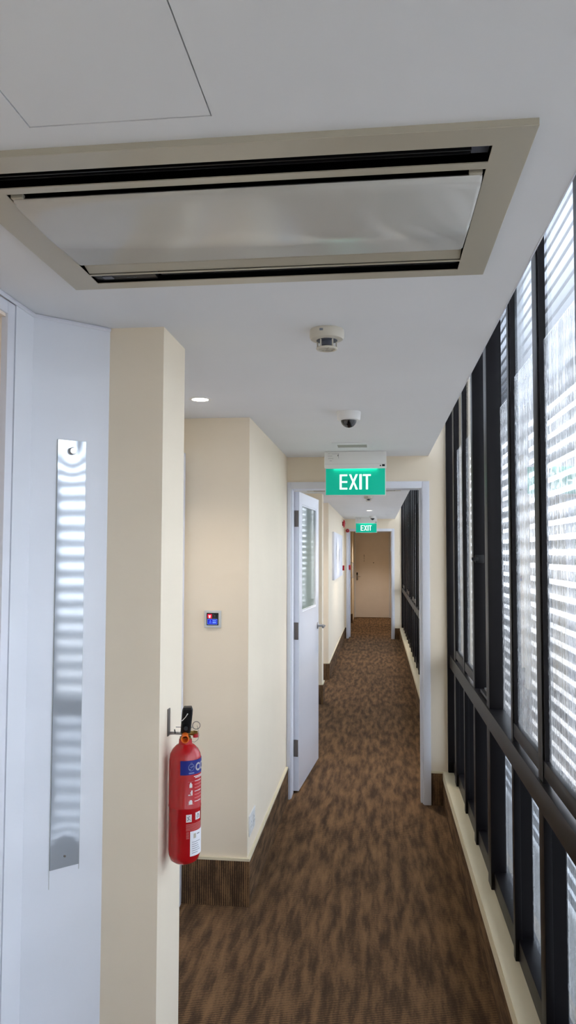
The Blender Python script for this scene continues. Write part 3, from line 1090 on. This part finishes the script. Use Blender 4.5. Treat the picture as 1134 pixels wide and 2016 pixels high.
tube('pull_ring', [L(.006, .031 + .011 * math.cos(a), .389 + .011 * math.sin(a)) for a in [k_ * math.tau / 20 for k_ in range(20)]], .0011, 'hinge', fe, 6, True)
tube('tether', [L(.006, .033, .389), L(.006, .036, .378), L(.006, .039, .36), L(.006, .036, .348), L(.006, .026, .341), L(.004, .016, .343)], .0007, 'hinge', fe, 5)
tube('seal_tie', [L(.013, -.016, .405), L(.0165, -.008, .406), L(.0165, .004, .4045), L(.014, .016, .402)], .0009, 'plast', fe, 5)
tube('seal_tail', [L(.018, -.010, .406), L(.0215, .0, .417), L(.024, .006, .427)], [.0012, .0010, .0016], 'plast', fe, 5)
# wall bracket: plate against the pier side and arm under the valve
wx = XPIER - EX.x
bk = box('wall_bracket', (wx, wx + .003), (.006, .030), (.353, .432), 'hinge', fe, .0008)
tube('bracket_arm', [(wx + .002, .018, .360), (wx + .02, .014, .362), (-.004, .004, .364)], .0042, 'steel', fe, 8)
tube('bracket_hook', [(wx + .024, .010, .362), (wx + .022, .008, .374)], .002, 'black', fe, 6)


# labels wrapped round the bottle; phi 0 faces the viewer's side, growing to the right
def patch(name, p0, p1, z0, z1, mat, par, dr=.0006, n=14):
    bm = bmesh.new()
    p0, p1 = math.radians(p0), math.radians(p1)
    cols = []
    for k_ in range(n + 1):
        a = fd + p0 + (p1 - p0) * k_ / n
        cols.append([bm.verts.new((rr * math.cos(a), rr * math.sin(a), z_)) for rr, z_ in ((R_ + dr, z0), (R_ + dr, z1), (R_ - .0005, z1), (R_ - .0005, z0))])
    for a, b in zip(cols, cols[1:]):
        for k_ in range(4):
            bm.faces.new((a[k_], a[(k_ + 1) % 4], b[(k_ + 1) % 4], b[k_]))
    bm.faces.new(cols[0])
    bm.faces.new(cols[-1][::-1])
    return link(name, bm, mat, par, .6)


def wrap_text(name, txt, size, phi, z, mat, par, bold=1., dr=.0012):
    bm = text_bm(txt, size, align='LEFT', offset=.0011)
    for v in bm.verts:
        a = fd + math.radians(phi) + v.co.x * bold / R_
        v.co = Vector(((R_ + dr) * math.cos(a), (R_ + dr) * math.sin(a), z + v.co.z))
    return link(name, bm, mat, par)

band = patch('label_band', -17, 118, .258, .298, 'blue', fe)
wrap_text('label_lettering', 'CO', .030, 38, .277, 'ink', band, .85)
# round crest with a ring on top and a small scroll below
bm = bmesh.new()
def crest_pt(u, v_):
    a = fd + math.radians(22) + u / R_
    return ((R_ + .0013) * math.cos(a), (R_ + .0013) * math.sin(a), .277 + v_)
tube_bm(bm, [crest_pt(.0085 * math.cos(a), .002 + .0095 * math.sin(a)) for a in [k_ * math.tau / 24 for k_ in range(24)]], .0007, 4, True)
tube_bm(bm, [crest_pt(.0022 * math.cos(a), .0138 + .0022 * math.sin(a)) for a in [k_ * math.tau / 10 for k_ in range(10)]], .0005, 4, True)
for q in ((-.004, -.002), (0, .003), (.004, .006)):
    tube_bm(bm, [crest_pt(q[0] - .003, q[1]), crest_pt(q[0], q[1] - .002), crest_pt(q[0] + .003, q[1] - .001)], .001, 4)
link('label_crest', bm, 'crest', band)
patch('crest_scroll', 13, 33, .2615, .2645, 'crest', band, .0012, 6)
for z_ in (.252, .248):
    patch('small_print', 33 if z_ > .25 else 38, 100, z_ - .001, z_ + .0008, 'ink', fe, .0007)
# instruction pictograms
patch('pictogram_border', 10, 32, .2385, .2391, 'inkfaint', fe, .0007)
patch('pictogram_border', 10, 32, .1745, .1751, 'inkfaint', fe, .0007)
for z_, parts in ((.228, ((16, 26, -.006, .004), (18, 23, .004, .008))), (.206, ((12, 20, -.006, -.003), (22, 27, -.006, .008), (19, 24, 0, .003))), (.181, ((14, 27, -.006, .003), (17, 25, .003, .006)))):
    for a, b, c, e in parts:
        patch('pictogram', a, b, z_ + c, z_ + e, 'ink', fe, .0008, 4)
for k_ in range(7):
    z_ = .238 - k_ * .0095
    patch('small_print', 36, 70 + (k_ % 3) * 8, z_, z_ + .0016, 'inkfaint' if k_ % 3 else 'ink', fe, .0007, 8)
patch('warning_square', 5, 25, .126, .147, 'ink', fe, .0007, 6)
patch('warning_square', 41, 66, .129, .149, 'ink', fe, .0007, 6)
def wrapped_path(name, pts, phi, z, r, mat):
    """a stroke drawn on the bottle: pts are (across, up) in metres from phi, z"""
    bm = bmesh.new()
    tube_bm(bm, [((R_ + .0009) * math.cos(fd + math.radians(phi) + u / R_), (R_ + .0009) * math.sin(fd + math.radians(phi) + u / R_), z + h_) for u, h_ in pts], r, 5)
    return link(name, bm, mat, fe)

wrapped_path('warning_symbol', [(-.005, -.006), (-.001, -.002), (-.003, .002), (.002, .007)], 15, .136, .0011, 'scrgrey')
wrapped_path('warning_slash', [(-.006, .006), (.006, -.007)], 15, .136, .0006, 'scrgrey')
wrapped_path('warning_symbol', [(-.003, -.006), (-.004, 0), (0, .007), (.004, 0), (.003, -.006)], 53, .139, .0011, 'scrgrey')
for k_ in range(6):
    patch('small_print', 5, 75, .119 - k_ * .0034, .1202 - k_ * .0034, 'inkfaint', fe, .0007, 10)
for k_ in range(6):
    patch('small_print', 6, 16, .097 - k_ * .0034, .0982 - k_ * .0034, 'inkfaint', fe, .0007, 4)
pl = patch('inspection_label', 20, 105, .030, .099, 'paper', fe, .0010)
for k_ in range(6):
    patch('label_line', 27, 52 + (k_ * 13) % 17, .038 + k_ * .006, .0392 + k_ * .006, 'greyink', pl, .0014, 6)
patch('label_stamp', 33, 43, .079, .092, 'acbeige', pl, .0014, 4)
patch('label_line', 48, 62, .088, .0905, 'greyink', pl, .0014, 4)


# ------------------------------------------------------------------ lit control panels
def control_panel(label, loc):
    t = thing('door_control_panel', label, 'control panel', loc)
    h_ = .0412
    box('frame', (-h_, h_), (-.010, .001), (-h_, h_), 'greytrim', t, .003)
    sc = box('screen', (-.029, .029), (-.0112, -.009), (-.029, .030), 'black', t)
    box('red_button', (-.0245, -.0035), (-.0118, -.011), (.004, .0245), 'scrred', sc)
    bm = bmesh.new()
    add_box(bm, (-.0195, -.0085), (-.0122, -.0117), (.014, .0185))
    add_box(bm, (-.0175, -.0105), (-.0122, -.0117), (.006, .013))
    link('red_icon', bm, 'scrpink', sc)
    bm = bmesh.new()
    for q in (((.0015, .0235), (.0036, .0042)), ((.0015, .0235), (.0238, .0244)), ((.0015, .0021), (.0042, .0238)), ((.0229, .0235), (.0042, .0238)), ((.010, .0125), (.012, .020)), ((.008, .0145), (.0065, .0075))):
        add_box(bm, q[0], (-.0118, -.011), q[1])
    link('grey_button', bm, 'scrgrey', sc)
    box('blue_button', (-.0245, .0235), (-.0118, -.011), (-.0245, .0005), 'scrblue', sc)
    bm = bmesh.new()
    # bell outline and two short lines of lettering
    pts = [(-.016, -.017), (-.0135, -.015), (-.0125, -.008), (-.0105, -.0055), (-.0085, -.008), (-.0075, -.015), (-.005, -.017)]
    for a, b in zip(pts, pts[1:] + pts[:1]):
        tube_bm(bm, [(a[0], -.0119, a[1]), (b[0], -.0119, b[1])], .0007, 4)
    for k_ in range(4):
        add_box(bm, (.0005 + k_ * .0045, .0040 + k_ * .0045), (-.0122, -.0117), (-.0095, -.0050))
        add_box(bm, (.0005 + k_ * .0045, .0040 + k_ * .0045), (-.0122, -.0117), (-.0190, -.0130))
    for q in (((-.0245, .0235), (-.0005, .0005)), ((-.0245, .0235), (-.0245, -.0235)), ((-.0245, -.0235), (-.0235, -.0005)), ((.0225, .0235), (-.0235, -.0005))):
        add_box(bm, q[0], (-.0122, -.0117), q[1])
    link('blue_icon', bm, 'scrlite', sc)
    return t

control_panel('square silver control panel lit red and blue beside the extinguisher', (-.7885, 3.63, 1.338))
control_panel('control panel lit red and blue on the far canvas wall end', (-.80, 10.05, 1.338))

# ------------------------------------------------------------------ wall socket on the side of the control panel wall
so = thing('wall_socket', 'white twin wall socket plate low beside the skirting', 'socket', (XPIER, 3.745, .352))
box('plate', (-.001, .006), (-.082, .082), (-.048, .048), 'plast', so, .002)
for y_ in (-.045, .035):
    box('module', (.005, .0085), (y_ - .028, y_ + .028), (-.030, .030), 'plast', so, .001)
bm = bmesh.new()
for y_ in (-.045, .035):
    for a, b in ((0, .012), (-.011, -.008), (.011, -.008)):
        add_box(bm, (.0078, .0088), (y_ + a - .002, y_ + a + .002), (b - .004, b + .004))
link('slot', bm, 'greyink', so)

# ------------------------------------------------------------------ distant things
cv = thing('wall_canvas', 'long pale abstract canvas on the far cream wall', 'picture', (-.64, 12.15, 1.61))
box('canvas', (-.001, .03), (-1.28, 1.28), (-.345, .345), 'canvas', cv, .003)
for i, (y_, z0, z1, wd) in enumerate(((-.78, -.25, .27, .03), (-.72, -.05, .2, .05), (-.25, -.12, .08, .05), (.05, -.2, .1, .04), (.3, -.08, .15, .06), (1.0, -.28, .28, .05))):
    bm = bmesh.new()
    pts = [(.0312, y_ + math.sin(k_ * 1.3 + i) * .04, z0 + (z1 - z0) * k_ / 6) for k_ in range(7)]
    tube_bm(bm, pts, [wd * .2 + wd * .5 * math.sin(math.pi * (k_ + .3) / 6.6) for k_ in range(7)], 6)
    for v_ in bm.verts:
        v_.co.x = .030 + (v_.co.x - .0312) * .02 + .001
    link('brush_stroke', bm, 'canvasink', cv)

def bell(label, loc, face, r):
    t = thing('fire_alarm_bell', label, 'alarm bell', loc, face)
    lathe('gong', [(0, .055), (r * .45, .053), (r * .8, .044), (r, .026), (r, .02), (r * .9, .02), (0, .02)], 'redplast', t, 28, 'x')
    lathe('mount', [(r * .55, -.001), (r * .55, .022), (0, .022)], 'redplast', t, 20, 'x')
    lathe('boss', [(.012, .053), (.010, .060), (0, .061)], 'steel', t, 12, 'x')

def call_point(label, loc, face):
    t = thing('fire_call_point', label, 'call point', loc, face)
    box('casing', (-.001, .042), (-.045, .045), (-.045, .045), 'redplast', t, .004)
    box('press_pane', (.041, .044), (-.03, .03), (-.028, .022), 'plast', t, .001)

bell('round red fire alarm bell high on the wall past the canvas', (-.64, 14.05, 2.19), 0, .075)
call_point('red manual call point below the alarm bell past the canvas', (-.64, 13.95, 1.38), 0)
bell('small red alarm bell at the top of the distant door frame', (-.575, YW2 - .018, 2.085), -math.pi / 2, .036)
call_point('small red call point on the distant door frame', (OP2[0] + .018, YW2 + .06, 1.37), 0)
